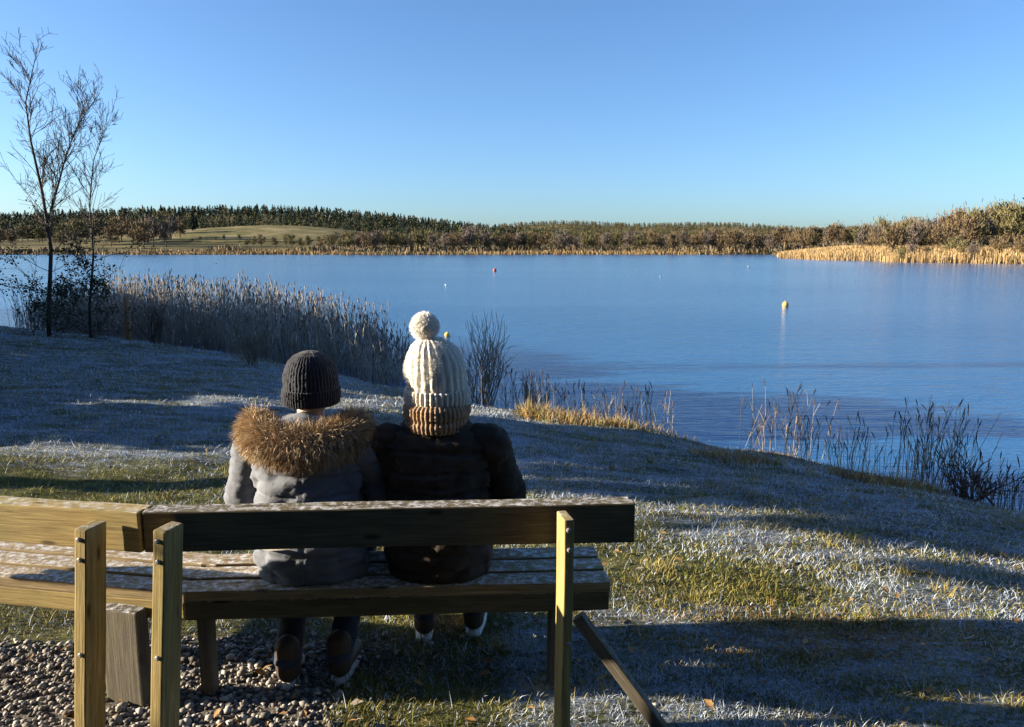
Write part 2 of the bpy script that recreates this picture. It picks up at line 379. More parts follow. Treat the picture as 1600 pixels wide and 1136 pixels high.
rt = np.random.default_rng(63); Ct = scatter(230, 2.5, 13, 64); Ct = Ct[(shore_dist(Ct) > .3) & (gravel_mask(Ct[:, 0], Ct[:, 1]) < .1)]
Qt = np.repeat(Ct, 42, 0) + rt.normal(0, .028, (len(Ct) * 42, 2)) * np.repeat(rt.uniform(.5, 1.8, (len(Ct), 1)), 42, 0); n = len(Qt); dt = np.hypot(Qt[:, 0], Qt[:, 1])
blades('grass_tufts', np.column_stack([Qt, ground_z(Qt) - .01]), np.repeat(rt.uniform(.04, .11, len(Ct)), 42) * rt.uniform(.5, 1.2, n), rt.uniform(.15, 1.2, n), (.0006 + .00025 * dt) * rt.uniform(.7, 1.3, n), np.repeat(rt.choice([1, 1, 2], len(Ct)), 42),
       [M['b_frost'], M['b_straw'], M['b_green']], seed=65, kind='stuff', label='longer tufts of dead grass standing out of the frosted turf', category='grass')
def litter():
    r = np.random.default_rng(66); Ql = scatter(900, 2.4, 11, 67); k = (shore_dist(Ql) > .4); Ql = Ql[k]; zl = ground_z(Ql); V = []; T = []; mi = []
    for i in range(len(Ql)):
        L = r.uniform(.012, .03); a_ = r.uniform(0, 6.28); d = Vector((math.cos(a_), math.sin(a_), r.normal(0, .3))) * L; w = Vector((-math.sin(a_), math.cos(a_), r.normal(0, .4))) * L * r.uniform(.3, .55); c = Vector((Ql[i, 0], Ql[i, 1], zl[i] + .018)); b = len(V)
        V += [c - d, c - d * .2 + w + Vector((0, 0, .006)), c + d, c - d * .2 - w + Vector((0, 0, .004))]; T += [(b, b + 1, b + 2), (b, b + 2, b + 3)]; mi += [int(r.integers(0, 3))] * 2
    obj('fallen_leaves', mesh('fallen_leaves', V, np.array(T), [M['b_rust'], M['reed_brown'], M['twig_pale']], False, mi), kind='stuff', label='small brown leaves fallen on the frosted grass', category='leaves')
litter()
def reeds(name, Qr, top, mats, seed, label, rad=.005, head=.75, lean=.10, headlen=.16, leafn=2):
    r = np.random.default_rng(seed); V = []; T = []; MI = []; b = 0
    zz = np.maximum(ground_z(Qr), WATER - .15)
    for k in range(len(Qr)):
        base = Vector((Qr[k, 0], Qr[k, 1], zz[k])); h = top[k]; la = r.uniform(0, 6.28); le = abs(r.normal(0, lean))
        d = Vector((math.cos(la) * math.sin(le), math.sin(la) * math.sin(le), math.cos(le)))
        d2 = (d + Vector((math.cos(la), math.sin(la), 0)) * r.uniform(0, .12)).normalized()
        p1 = base + d * h * .55; p2 = p1 + d2 * h * .45; m0 = int(r.integers(0, 2))
        for (q0, q1, r0, r1) in ((base, p1, rad, rad * .85), (p1, p2, rad * .85, rad * .6)):
            for c in range(3):
                t = c * 2.094 + la; V.append(q0 + Vector((math.cos(t), math.sin(t), 0)) * r0)
            for c in range(3):
                t = c * 2.094 + la; V.append(q1 + Vector((math.cos(t), math.sin(t), 0)) * r1)
            for c in range(3):
                e = (c + 1) % 3; T += [(b + c, b + e, b + 3 + e), (b + c, b + 3 + e, b + 3 + c)]; MI += [m0, m0]
            b += 6
        if r.uniform() < head:                # drooping plume or seed head
            hd = (d2 + Vector((r.normal(0, .35), r.normal(0, .35), 0))).normalized(); L = headlen * r.uniform(.6, 1.2)
            for c in range(3):
                t = c * 2.094 + la; V.append(p2 + d2 * -.02 + Vector((math.cos(t), math.sin(t), 0)) * rad * 1.0)
            for c in range(3):
                t = c * 2.094 + la; V.append(p2 + hd * L * .5 + Vector((math.cos(t), math.sin(t), 0)) * rad * 2.6)
            V.append(p2 + hd * L)
            for c in range(3):
                e = (c + 1) % 3; T += [(b + c, b + e, b + 3 + e), (b + c, b + 3 + e, b + 3 + c), (b + 3 + c, b + 3 + e, b + 6)]; MI += [2] * 3
            b += 7
        for c in range(leafn):
            hh = r.uniform(.25, .8) * h; q0 = base + d * hh; la2 = r.uniform(0, 6.28); L = r.uniform(.18, .4) * min(1, h)
            o = Vector((math.cos(la2), math.sin(la2), 0)); s_ = Vector((-o.y, o.x, 0)) * rad * 1.3
            e1 = q0 + o * L * .35 + Vector((0, 0, L * .55)); e2 = e1 + o * L * .4 + Vector((0, 0, L * r.uniform(-.25, .35)))
            V += [q0 - s_, q0 + s_, e1 + s_ * .8, e1 - s_ * .8, e2]
            T += [(b, b + 1, b + 2), (b, b + 2, b + 3), (b + 3, b + 2, b + 4)]; MI += [m0] * 3; b += 5
    return obj(name, mesh(name, V, np.array(T), mats, False, MI), kind='stuff', label=label, category='reeds')
def along_shore(n, x0, x1, s0, s1, seed):
    r = np.random.default_rng(seed); out = []
    while len(out) < n:
        X = r.uniform(x0, x1, 4000); Yy = r.uniform(5, 34, 4000); Pq = np.stack([X, Yy], 1); s = shore_dist(Pq) + .5 * fast_noise(X, Yy, 61)
        k = (s > s0) & (s < s1); out.extend(Pq[k])
    return np.array(out[:n])
rm = [M['reed'], M['reed_grey'], M['reed_head']]
Qr = along_shore(4300, -16.5, -2.3, -2.6, .5, 71)
hx = np.interp(Qr[:, 0], [-16, -11, -6, -3.6, -2.3], [1.35, 1.9, 1.75, 1.45, .75]) * (np.random.default_rng(5).uniform(.45, 1.08, len(Qr)))
reeds('reed_bed', Qr, hx, [M['reed_grey'], M['reed_pale'], M['reed_head2']], 72, 'dense grey reed bed with dark plumes along the left shore', rad=.0068, leafn=2, lean=.15)
Qr = along_shore(260, -3.4, 2.3, -.9, .5, 73)
reeds('reed_fringe', Qr, np.random.default_rng(6).uniform(.25, .75, len(Qr)), rm, 74, 'thin fringe of short reeds at the middle of the shore', rad=.0038, head=.5, lean=.2)
def clump(pts, seed):
    r = np.random.default_rng(seed); o = []; h = []
    for (px, py, Y, sx, sy, n, hh) in pts:
        c = at(px, py, Y)
        for k in range(n): o.append((c.x + r.normal(0, sx), c.y + r.normal(0, sy))); h.append(hh * r.uniform(.4, 1.1))
    return np.array(o), np.array(h)
Qr, hr = clump([(1225, 745, 8.9, .34, .25, 50, .80), (1310, 755, 8.5, .40, .2, 30, .62), (1385, 780, 7.9, .4, .2, 26, .5), (1462, 795, 7.7, .17, .2, 80, .95), (1530, 800, 7.4, .35, .2, 60, .5), (1590, 810, 7.2, .4, .25, 55, .4), (880, 690, 10.2, .5, .3, 60, .6), (960, 695, 10, .3, .3, 30, .55)], 75)
reeds('cattail_clumps', Qr, hr, [M['reed_grey'], M['twig'], M['reed_head']], 76, 'sparse dark reeds with slim heads standing along the right shore', rad=.0032, head=.5, lean=.24, headlen=.11)

# far reed beds: tan fringe on the right-hand point, brown sedge along the far shore
def far_reeds(name, Pf, zf, h, w, mats, seed, label):
    n = len(Pf); r = np.random.default_rng(seed)
    base = np.column_stack([Pf, zf]); wa = r.uniform(0, 3.14, n)
    wv = np.stack([np.cos(wa), np.sin(wa), np.zeros(n)], 1) * (w * r.uniform(.6, 1.4, n))[:, None]
    tip = base + np.stack([r.normal(0, .15, n), r.normal(0, .15, n), h * r.uniform(.5, 1.15, n)], 1)
    V = np.stack([base - wv, base + wv, tip + wv * .45, tip - wv * .45], 1).reshape(-1, 3); i = np.arange(n) * 4
    return obj(name, mesh(name, V, np.stack([i, i + 1, i + 2, i + 3], 1), mats, False, r.integers(0, len(mats), n)), kind='stuff', label=label, category='reeds')
r_ = np.random.default_rng(80); Pf = np.stack([r_.uniform(62, 200, 320000), r_.uniform(66, 300, 320000)], 1)
hz, ss = point_h(Pf); k = (ss > -1.5) & (ss < 20) ; Pf = Pf[k][:70000]; hz = hz[k][:70000]
far_reeds('point_reed_bed', Pf, hz, 1.7 + .22 * fast_noise(Pf[:, 0] * .12, Pf[:, 1] * .12, 84), .06, [M['reed_tan'], M['reed_tan'], M['reed_brown']], 81, 'tan reed bed glowing in the sun on the right-hand point')
Pf = np.stack([r_.uniform(-330, 330, 130000), r_.uniform(255, 360, 130000)], 1); hz = far_h(Pf[:, 0], Pf[:, 1])
k = (hz > WATER - .5) & (hz < WATER + .75 + .5 * np.sin(Pf[:, 0] * .04)); Pf = Pf[k][:30000]; hz = hz[k][:30000]
far_reeds('far_sedge_bed', Pf, hz, 1.25 + .3 * fast_noise(Pf[:, 0] * .06, Pf[:, 1] * .06, 85), .14, [M['reed_brown'], M['reed_brown'], M['reed_tan'], M['crown_olive']], 82, 'low brown sedge along the far shoreline')

Pf = np.stack([r_.uniform(-330, 330, 60000), r_.uniform(300, 430, 60000)], 1); hz = far_h(Pf[:, 0], Pf[:, 1])
k = (hz > WATER + .5) & (fast_noise(Pf[:, 0] * .05, Pf[:, 1] * .05, 86) + .25 > rng.uniform(-.3, .7, len(Pf))) & (((Pf[:, 0] / Pf[:, 1]) > -.24) | (Pf[:, 1] < 345)); Pf = Pf[k][:26000]; hz = hz[k][:26000]
far_reeds('far_scrub', Pf, hz, 2.0 + 1.6 * np.clip(fast_noise(Pf[:, 0] * .07, Pf[:, 1] * .07, 87), -.6, 1), .32, [M['crown_olive'], M['crown_brown'], M['crown_grey'], M['crown_brown']], 88, 'bare brown scrub between the trees of the far shore')
# gravel
def gravel():
    r = np.random.default_rng(90); bm = bmesh.new(); bmesh.ops.create_icosphere(bm, subdivisions=1, radius=1)
    bv = np.array([v.co[:] for v in bm.verts]); bf = np.array([[v.index for v in f.verts] for f in bm.faces]); bm.free()
    Pg = np.stack([r.uniform(-4.2, -.2, 60000), r.uniform(1.7, 3.3, 60000)], 1)
    k = gravel_mask(Pg[:, 0], Pg[:, 1]) > r.uniform(.05, 1, len(Pg)); Pg = Pg[k]
    extra = np.stack([r.uniform(-.7, .6, 90), r.uniform(2.0, 3.1, 90)], 1); Pg = np.concatenate([Pg[:19000], extra]); n = len(Pg)
    zz = ground_z(Pg); V = []; Fa = []; mi = []
    for k in range(n):
        sz = min(.021, r.lognormal(math.log(.0092), .42)); sc = np.array([1, r.uniform(.65, 1), r.uniform(.4, .75)]) * sz
        v = bv * (1 + r.normal(0, .13, (len(bv), 1))) * sc; a = r.uniform(0, 6.28); b = r.normal(0, .35)
        ca, sa, cb, sb = math.cos(a), math.sin(a), math.cos(b), math.sin(b)
        v = v @ np.array([[ca, -sa, 0], [sa, ca, 0], [0, 0, 1]]) @ np.array([[1, 0, 0], [0, cb, -sb], [0, sb, cb]])
        V.append(v + np.array([Pg[k, 0], Pg[k, 1], zz[k] + sz * r.uniform(-.2, .6)])); Fa.append(bf + k * len(bv)); mi += [int(r.choice(4, p=[.3, .3, .22, .18]))] * len(bf)
    gm = [mat('stone_a', color=(.22, .20, .175)), mat('stone_b', color=(.13, .12, .108)), mat('stone_c', color=(.36, .335, .30)), mat('stone_d', color=(.085, .07, .058))]
    obj('gravel', mesh('gravel', np.concatenate(V), np.concatenate(Fa), gm, False, mi), kind='stuff', label='loose pale gravel in front of the bench posts', category='gravel')
gravel()

# ------------------------------------------------------------------ benches
def bench_part(name, me, parent, loc, rz=0, rx=0, ry=0):
    o = obj(name, me, parent, loc); o.rotation_euler = (rx, ry, rz); return o
def upright(name, parent, p0, p1, W, T, m, rz, seed=0):       # board standing from p0 to p1; W = narrow face, T = depth
    p0, p1 = Vector(p0), Vector(p1); L = (p1 - p0).length
    o = obj(name, board(name, L, W, T, m, .002, seed), parent, (p0 + p1) / 2)
    zx = (p1 - p0).normalized(); yv = Vector((math.cos(rz), math.sin(rz), 0)); yv = (yv - zx * yv.dot(zx)).normalized()
    o.rotation_euler = Matrix((zx, yv, zx.cross(yv))).transposed().to_euler(); return o

BH = .86
def bench(label, ox, oy, rz, L, x_dir, ends, group, m):
    # local frame: X along the bench, +Y towards the lake; origin at the rear top edge corner
    t = thing('wooden_bench', label, 'bench', (ox, oy, 0), rz, group)
    xc = x_dir * L / 2
    bench_part('backrest_board', board('backrest_board', L, .043, .145, m, .0035, 1 + x_dir), t, (xc, .022, BH - .0725))
    bench_part('backrest_board', board('backrest_board', L - .012, .038, .12, m, .0035, 3 + x_dir), t, (xc, .073, BH - .066))
    for k in range(3):
        bench_part('seat_board', board('seat_board', L - .04 - .01 * k, .103, .042, M['wood_seat'], .003, 5 + k + x_dir), t, (xc - x_dir * .02, .27 + k * .116, .445 + .004 * k))
    bench_part('seat_rail', board('seat_rail', L - .05, .04, .075, m, .003, 11 + x_dir), t, (xc - x_dir * .02, .238, .387))
    for e in ends:
        bench_part('seat_bearer', board('seat_bearer', .36, .045, .07, m, .002, 12), t, (e, .42, .388), R(90))
    return t
ANG_B = math.atan2(2.52 - 2.43, .42 + 1.27)
Bx, By = -1.262, 2.432
bB = bench('wooden bench with two people sitting on it, its back board in shade', Bx, By, ANG_B, 1.70, 1, (.22, 1.33), 'wooden benches on the bank', M['wood_shade_tone'])
ANG_A = R(-10)
bA = bench('sunlit wooden bench running out of the left edge of the picture', Bx - .012, By - .002, ANG_A, 1.75, -1, (-.12, -1.4), 'wooden benches on the bank', M['wood'])
def loc_in(t, w):                       # world point into a thing's frame
    return Matrix.Rotation(-t.rotation_euler[2], 4, 'Z') @ (Vector(w) - Vector(t.location))
def post(t, top, bot, Y0, topz, rzw, m, W=.047, T=.095):
    a = at(bot[0], bot[1], Y0); b = at(top[0], top[1], Y0); d = (b - a) / (b.z - a.z)
    p0 = a + d * (-.05 - a.z); p1 = a + d * (topz - a.z)
    o = upright('post', t, loc_in(t, p0), loc_in(t, p1), W, T, m, rzw - t.rotation_euler[2]); L = (p1 - p0).length
    for k, dz in enumerate((.035, .105, .445)):
        mb = MB(); mb.tube([(0, 0, -.002), (0, 0, .005), (0, 0, .0075)], [.0085, .0085, .005], 10); b_ = obj('bolt', mb.mesh('bolt', M['bolt']), o)
        # post local X runs up, local Y across, local Z along its depth: the face towards the viewer
        zs_ = -1 if (o.matrix_basis.to_3x3() @ Vector((0, 0, 1))).y > 0 else 1
        b_.location = (L / 2 - dz, .004 * (k - 1), zs_ * T / 2); b_.rotation_euler = (0 if zs_ > 0 else math.pi, 0, 0)
    return o
post(bA, (142, 816), (141, 1130), 2.39, .832, R(-12), M['wood'])
post(bB, (264, 806), (258, 1130), 2.36, .838, R(-14), M['wood'])
post(bB, (884, 800), (878, 1130), 2.425, .853, R(13), M['wood'], W=.034)
# front legs, braces
def leg(t, px, py_bottom, W, T, rzw, m, topz=.40, name='leg'):
    p = onz(px, py_bottom, 0.0); return upright(name, t, loc_in(t, (p.x, p.y, -.05)), loc_in(t, (p.x, p.y, topz)), W, T, m, rzw - t.rotation_euler[2])
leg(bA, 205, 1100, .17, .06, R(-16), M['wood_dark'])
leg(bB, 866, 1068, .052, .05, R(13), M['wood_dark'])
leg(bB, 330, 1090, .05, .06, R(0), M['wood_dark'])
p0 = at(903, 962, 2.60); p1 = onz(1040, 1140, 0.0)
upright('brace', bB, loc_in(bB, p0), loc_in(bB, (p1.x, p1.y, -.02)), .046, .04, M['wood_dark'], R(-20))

# ------------------------------------------------------------------ people
def ell(bm, c, r, sub=2, rot=None):
    mt = Matrix.Translation(Vector(c)) @ (rot.to_4x4() if rot else Matrix()) @ Matrix.Diagonal((*(r if hasattr(r, '__len__') else (r, r, r)), 1))
    bmesh.ops.create_icosphere(bm, subdivisions=sub, radius=1, matrix=mt)
def cap(bm, p0, r0, p1, r1, flat=None):
    p0, p1 = Vector(p0), Vector(p1); n = max(2, int((p1 - p0).length / (min(r0, r1) * .45)) + 1)
    for k in range(n + 1):
        t = k / n; r = r0 + (r1 - r0) * t
        ell(bm, p0.lerp(p1, t), tuple(r * f for f in flat) if flat else r)
def blob(name, bm, m, voxel=.012, smooth=6, wrinkle=0, ws=9, parent=None, seed=0):
    me = bpy.data.meshes.new(name); bm.to_mesh(me); bm.free()
    o = bpy.data.objects.new(name, me); COL.objects.link(o)
    rm_ = o.modifiers.new('r', 'REMESH'); rm_.mode = 'VOXEL'; rm_.voxel_size = voxel
    sm = o.modifiers.new('s', 'SMOOTH'); sm.iterations = smooth; sm.factor = .5
    dg = bpy.context.evaluated_depsgraph_get(); dg.update()
    me2 = bpy.data.meshes.new_from_object(o.evaluated_get(dg)); me2.name = name
    bpy.data.objects.remove(o); bpy.data.meshes.remove(me)
    if wrinkle:
        nrm = [v.normal.copy() for v in me2.vertices]
        for v, nn in zip(me2.vertices, nrm):
            q = Vector((v.co.x * ws, v.co.y * ws, v.co.z * ws * 1.9)) + Vector((seed, seed * 2, 0))
            w = abs(mnoise.noise(q)) * 1.5 + .5 * abs(mnoise.noise(q * 2.3)) - .45
            v.co += nn * w * wrinkle
    me2.materials.clear(); me2.materials.append(m)
    for p in me2.polygons: p.use_smooth = True
    return obj(name, me2, parent)
def cloth(name, c, bs=300, amount=.25, rough=.85, var=.25):
    def b(nt, p):
        v = coords(nt); f = noise_t(nt, v, 9, 4, .6)
        nt.links.new(ramp(nt, f, [(.3, tuple(q * (1 - var) for q in c)), (.7, tuple(min(1, q * (1 + var)) for q in c))]), p.inputs['Base Color'])
        bump(nt, p, noise_t(nt, v, bs, 3, .6), amount, .004)
        p.inputs['Sheen Weight'].default_value = .15
    return mat(name, b, rough=rough, spec=.2)
M['parka'] = cloth('grey_parka', (.125, .135, .16), 120)
def coat_b(nt, p):
    v = coords(nt); f = noise_t(nt, v, 9, 4, .6); q = noise_t(nt, coords(nt, (1, 1, .8)), 7.5, 2, .4, 1.2); q2 = noise_t(nt, coords(nt, (1, 1, 1), rot=(.4, .2, 1)), 10, 2, .4, 1.5)
    col = ramp(nt, f, [(.3, (.022, .017, .013)), (.7, (.055, .042, .033))])
    col = mixc(nt, ramp(nt, q, [(.66, (0, 0, 0)), (.72, (.7, .7, .7))]), col, (.11, .065, .05))
    col = mixc(nt, ramp(nt, q2, [(.71, (0, 0, 0)), (.75, (.6, .6, .6))]), col, (.08, .07, .045))
    nt.links.new(col, p.inputs['Base Color']); bump(nt, p, noise_t(nt, v, 150, 3, .6), .25, .004)
M['coat'] = mat('patterned_dark_coat', coat_b, rough=.85, spec=.2)
M['jeans'] = cloth('dark_trousers', (.022, .028, .05), 400)
M['beanie'] = cloth('navy_beanie', (.011, .013, .02), 400, .3)
M['white_wool'] = cloth('white_wool', (.56, .52, .45), 130, .9, .95, .06)
M['bird'] = mat('feathers', color=(.45, .45, .45))
M['yarn'] = mat('bobble_yarn', color=(.88, .86, .82), rough=1.0)
M['scarf'] = cloth('tan_scarf', (.26, .17, .10), 160, .8, var=.4)
M['pink'] = cloth('muted_pattern', (.33, .20, .16), 200, .6, var=.5)
M['skin'] = mat('skin', color=(.55, .36, .27), rough=.55)
M['boot'] = mat('boot_leather', color=(.05, .035, .025), rough=.6)
M['sole'] = mat('pale_sole', color=(.6, .58, .54), rough=.7)
M['fur'] = blade('fur_light', (.34, .235, .125), (.60, .47, .31))
M['fur_tip'] = blade('fur_dark', (.16, .11, .07), (.30, .22, .14))
M['hair'] = blade('hair', (.20, .12, .06), (.34, .22, .11))
M['eye'] = mat('eye', color=(.05, .035, .03), rough=.2)

def hand(bm, wrist, d, side, thumbdir):
    d = Vector(d).normalized(); s = Vector(side).normalized(); nn = d.cross(s)
    pc = Vector(wrist) + d * .045; ell(bm, pc, .001)
    for k in range(5): cap(bm, Vector(wrist), .024, pc + s * (k - 2) * .014, .015)
    for k, L in enumerate((.062, .075, .08, .07)):
        b0 = pc + d * .035 + s * (k - 1.5) * .019; k1 = b0 + d * L * .5; cap(bm, b0, .0095, k1, .009); cap(bm, k1, .009, k1 + (d * .7 - nn * .7) * L * .5, .0075)
    t0 = Vector(wrist) + d * .02 + s * thumbdir * .025; t1 = t0 + (d * .6 + s * thumbdir * .8) * .04; cap(bm, t0, .013, t1, .010); cap(bm, t1, .010, t1 + d * .03, .0085)

def person(label, x, yb, headz, lean_x, cloth_m, feet, seed, quilt=True, bulk=1.0):
    # seated facing +Y (the lake); origin on the seat below the pelvis
    seat = .468; t = thing('person', label, 'person', (x, yb, seat))
    hz = headz - seat; shz = hz - .175           # shoulder line below head centre
    neck = Vector((lean_x * .8, .03, shz + .06)); head = Vector((lean_x, .05, hz))
    sw = .185 * bulk
    bm = bmesh.new()                              # the body: one continuous figure
    cap(bm, (0, 0, .12), .10, (lean_x * .5, .0, shz - .12), .095); cap(bm, (-.10, .02, .09), .10, (.10, .02, .09), .10)
    cap(bm, (-sw * .8, .01, shz - .06), .045, (sw * .8, .01, shz - .06), .045); cap(bm, (lean_x * .6, .0, shz - .06), .06, neck, .05); cap(bm, neck, .055, head, .06)
    ell(bm, head + Vector((0, 0, .015)), (.078, .096, .11)); ell(bm, head + Vector((0, .045, -.05)), (.052, .05, .06))
    ell(bm, head + Vector((0, .104, -.01)), (.013, .022, .022)); ell(bm, head + Vector((0, .088, -.062)), (.026, .012, .010))
    for s in (-1, 1):
        ell(bm, head + Vector((s * .08, .005, .0)), (.012, .022, .034))
        sh = Vector((s * sw, .0, shz - .055)); el = Vector((s * (sw + .07), .07, shz - .28)); wr = Vector((s * .10, .30, .19))
        cap(bm, sh, .042, el, .038); cap(bm, el, .038, wr, .027); hand(bm, wr, (-s * .35, .9, -.15), (1, 0, 0), -s)
        fx, fy = feet[s]; kn = Vector((s * .10 + fx * .4, .46, .07)); ank = Vector((fx, fy, -seat + .10))
        cap(bm, (s * .09, .03, .09), .085, kn, .062); cap(bm, kn, .062, ank, .042)
        cap(bm, ank, .04, ank + Vector((0, .12, -.055)), .035)
    blob('body', bm, M['skin'], .0085, 4, parent=t)
    for s in (-1, 1):
        e = bmesh.new(); ell(e, head + Vector((s * .032, .094, .015)), (.014, .008, .009)); me = bpy.data.meshes.new('eye'); e.to_mesh(me); e.free(); me.materials.append(M['eye']); obj('eye', me, t)
    bm = bmesh.new()                              # coat
    zs = [(.005, .205, .150), (.10, .212, .158), (.22, .205, .150), (.34, .205, .140), (shz - .09, .215, .130), (shz - .02, .185, .105), (shz + .035, .115, .085)]
    for (z0, a0, b0), (z1, a1, b1) in zip(zs, zs[1:]):
        for k in range(6):
            q = k / 6; zz = z0 + (z1 - z0) * q; f = zz / shz
            ell(bm, (lean_x * .55 * f, -.005 - .01 * math.sin(f * 3), zz), ((a0 + (a1 - a0) * q) * bulk * .96, b0 + (b1 - b0) * q, .045))
    for s in (-1, 1):
        cap(bm, (s * .10, .03, .10), .12, (s * .11, .20, .10), .105)
    ct = blob('coat', bm, cloth_m, .009, 4, .020, 7, t, seed)
    for v in ct.data.vertices:                # quilting: stitched-in rows, a back seam and a gathered waist
        q = v.co.z + .012 * mnoise.noise(v.co * 9)
        d = -.010 * max(0, 1 - abs(((q / .078) % 1) - .5) / .13) if quilt else 0
        d -= .006 * max(0, 1 - abs(v.co.x - lean_x * .5) / .012) * (v.co.y < 0) + .016 * math.exp(-((q - .20) / .022) ** 2)
        v.co += v.normal * d
    for s in (-1, 1):
        bm = bmesh.new(); sh = Vector((s * (sw + .010), .0, shz - .06)); el = Vector((s * (sw + .085), .06, shz - .29)); wr = Vector((s * .115, .27, .19))
        cap(bm, sh - Vector((s * .05, 0, -.01)), .07, sh, .080); cap(bm, sh, .080, el, .070); cap(bm, el, .070, wr, .052)
        sl = blob('sleeve', bm, cloth_m, .009, 6, .009, 10, t, seed + 20 + s)
        ax = (el - sh).normalized()
        for v in sl.data.vertices:
            q = (v.co - sh).dot(ax) + .015 * mnoise.noise(v.co * 12); v.co += v.normal * (-.007 * max(0, 1 - abs(((q / .085) % 1) - .5) / .12))
    for s in (-1, 1):                             # trousers and boots
        fx, fy = feet[s]; kn = Vector((s * .10 + fx * .4, .46, .075)); ank = Vector((fx, fy, -seat + .12)); bm = bmesh.new()
        cap(bm, (s * .09, .12, .09), .095, kn, .075); cap(bm, kn, .075, ank, .056); blob('trouser_leg', bm, M['jeans'], .012, 4, .008, 14, t, seed + s)
        bm = bmesh.new(); a = Vector((fx, fy, -seat + .07)); cap(bm, a + Vector((0, 0, .10)), .052, a, .05); cap(bm, a, .047, a + Vector((s * .02, .17, -.022)), .04, (1, 1, .85))
        bt = blob('boot', bm, M['boot'], .008, 4, parent=t)
        bm = bmesh.new()
        for k in range(12):
            q = k / 11; c = a + Vector((s * .02 * q, -.03 + .215 * q, -.054)); ell(bm, c, (.040 + .008 * math.sin(q * 3.1), .028, .017))
        blob('sole', bm, M['sole'], .007, 2, parent=bt)
    return t, head, shz

def strands(name, pts, nrm, L, w, mats, parent, droop, seed):
    r = np.random.default_rng(seed); V = []; T = []; mi = []; b = 0
    for p, nn in zip(pts, nrm):
        d = (Vector(nn) + Vector(r.normal(0, .42, 3)) + Vector(droop)).normalized(); l = L * r.uniform(.5, 1.25); s_ = d.orthogonal().normalized(); s_.rotate(Matrix.Rotation(r.uniform(0, 6.28), 3, d)); s_ *= w
        d2 = (d + Vector(droop) * .9 + Vector(r.normal(0, .2, 3))).normalized(); p = Vector(p); m = p + d * l * .5; e = m + d2 * l * .5
        V += [p - s_, p + s_, m + s_ * .8, m - s_ * .8, e]; T += [(b, b + 1, b + 2), (b, b + 2, b + 3), (b + 3, b + 2, b + 4)]; k = int(r.uniform() < .22); mi += [k] * 3; b += 5
    return obj(name, mesh(name, V, np.array(T), mats, False, mi), parent)

# left person: grey parka, navy beanie, big fur-trimmed hood lying on the back
hp = at(488, 606, 2.90)
pA, hA, shA = person('person seen from behind in a grey parka with fur hood trim and dark beanie', hp.x - .012, 2.84, hp.z - .0, .012, M['parka'], {-1: (-.10, -.06), 1: (.10, -.02)}, 3, bulk=1.12)
def knit_shell(name, c, prof, m, parent, ribs=34, rows=60, depth=.0035, nth_=272, lean=(0, 0), sy=1.1):
    zs_ = np.linspace(0, 1, rows); pz = np.array([p[0] for p in prof]); pr = np.array([p[1] for p in prof]); tt = np.linspace(0, 1, len(prof))
    V = []; F = []
    for i, q in enumerate(zs_):
        z_ = np.interp(q, tt, pz); r_ = np.interp(q, tt, pr)
        for k in range(nth_):
            th = 2 * math.pi * k / nth_; rb = abs(math.sin(th * ribs / 2)); st = abs(math.sin(q * rows * 1.05 + (1 if math.sin(th * ribs / 2) > 0 else 0)))
            rr = r_ + depth * min(1, r_ / .07) * (rb * .8 + .45 * rb * st - .6) + .0035 * mnoise.noise(Vector((math.cos(th) * 3, math.sin(th) * 3, z_ * 25))) + .0022 * mnoise.noise(Vector((math.cos(th) * 14, math.sin(th) * 14, z_ * 110)))
            V.append((c.x + rr * math.cos(th) + lean[0] * q * q, c.y + rr * sy * math.sin(th) + lean[1] * q * q, c.z + z_))
    for i in range(rows - 1):
        for k in range(nth_):
            F.append((i * nth_ + k, i * nth_ + (k + 1) % nth_, (i + 1) * nth_ + (k + 1) % nth_, (i + 1) * nth_ + k))
    return obj(name, mesh(name, V, np.array(F), m, True), parent)
dome = [(-.06, .100), (-.03, .104), (.0, .1055), (.03, .105), (.06, .102), (.09, .094), (.115, .080), (.135, .060), (.146, .036), (.151, .012), (.152, .001)]
bn = knit_shell('beanie', hA + Vector((0, -.008, 0)), dome, M['beanie'], pA, 46, 90, .0028)
knit_shell('cuff', hA + Vector((0, -.008, 0)), [(-.058, .100), (-.056, .108), (-.02, .111), (.004, .110), (.006, .104)], M['beanie'], bn, 60, 20, .0045)
bm = bmesh.new(); path = []
for k in range(25):
    q = -1 + 2 * k / 24; path.append(Vector((.185 * math.sin(q * 1.75), .045 - .165 * math.cos(q * 1.45), shA + .040 - .055 * math.cos(q * 1.5))))
for a_, b_ in zip(path, path[1:]): cap(bm, a_, .062, b_, .062)
ell(bm, (0, -.05, shA + .045), (.115, .07, .055))
hood = blob('hood', bm, M['parka'], .012, 4, .01, 9, pA, 4)
r9 = np.random.default_rng(91); pts = []; nn = []
for k in range(15000):
    i = r9.integers(0, 24); a_, b_ = path[i], path[i + 1]; c = a_.lerp(b_, r9.uniform()); d = (b_ - a_).normalized(); th = r9.uniform(0, 6.28); o1 = d.orthogonal().normalized(); o2 = d.cross(o1)
    n_ = o1 * math.cos(th) + o2 * math.sin(th)
    pts.append(c + n_ * .058); nn.append(n_)
strands('fur_trim', pts, nn, .054, .0011, [M['fur'], M['fur_tip']], hood, (0, -.1, -.35), 92)
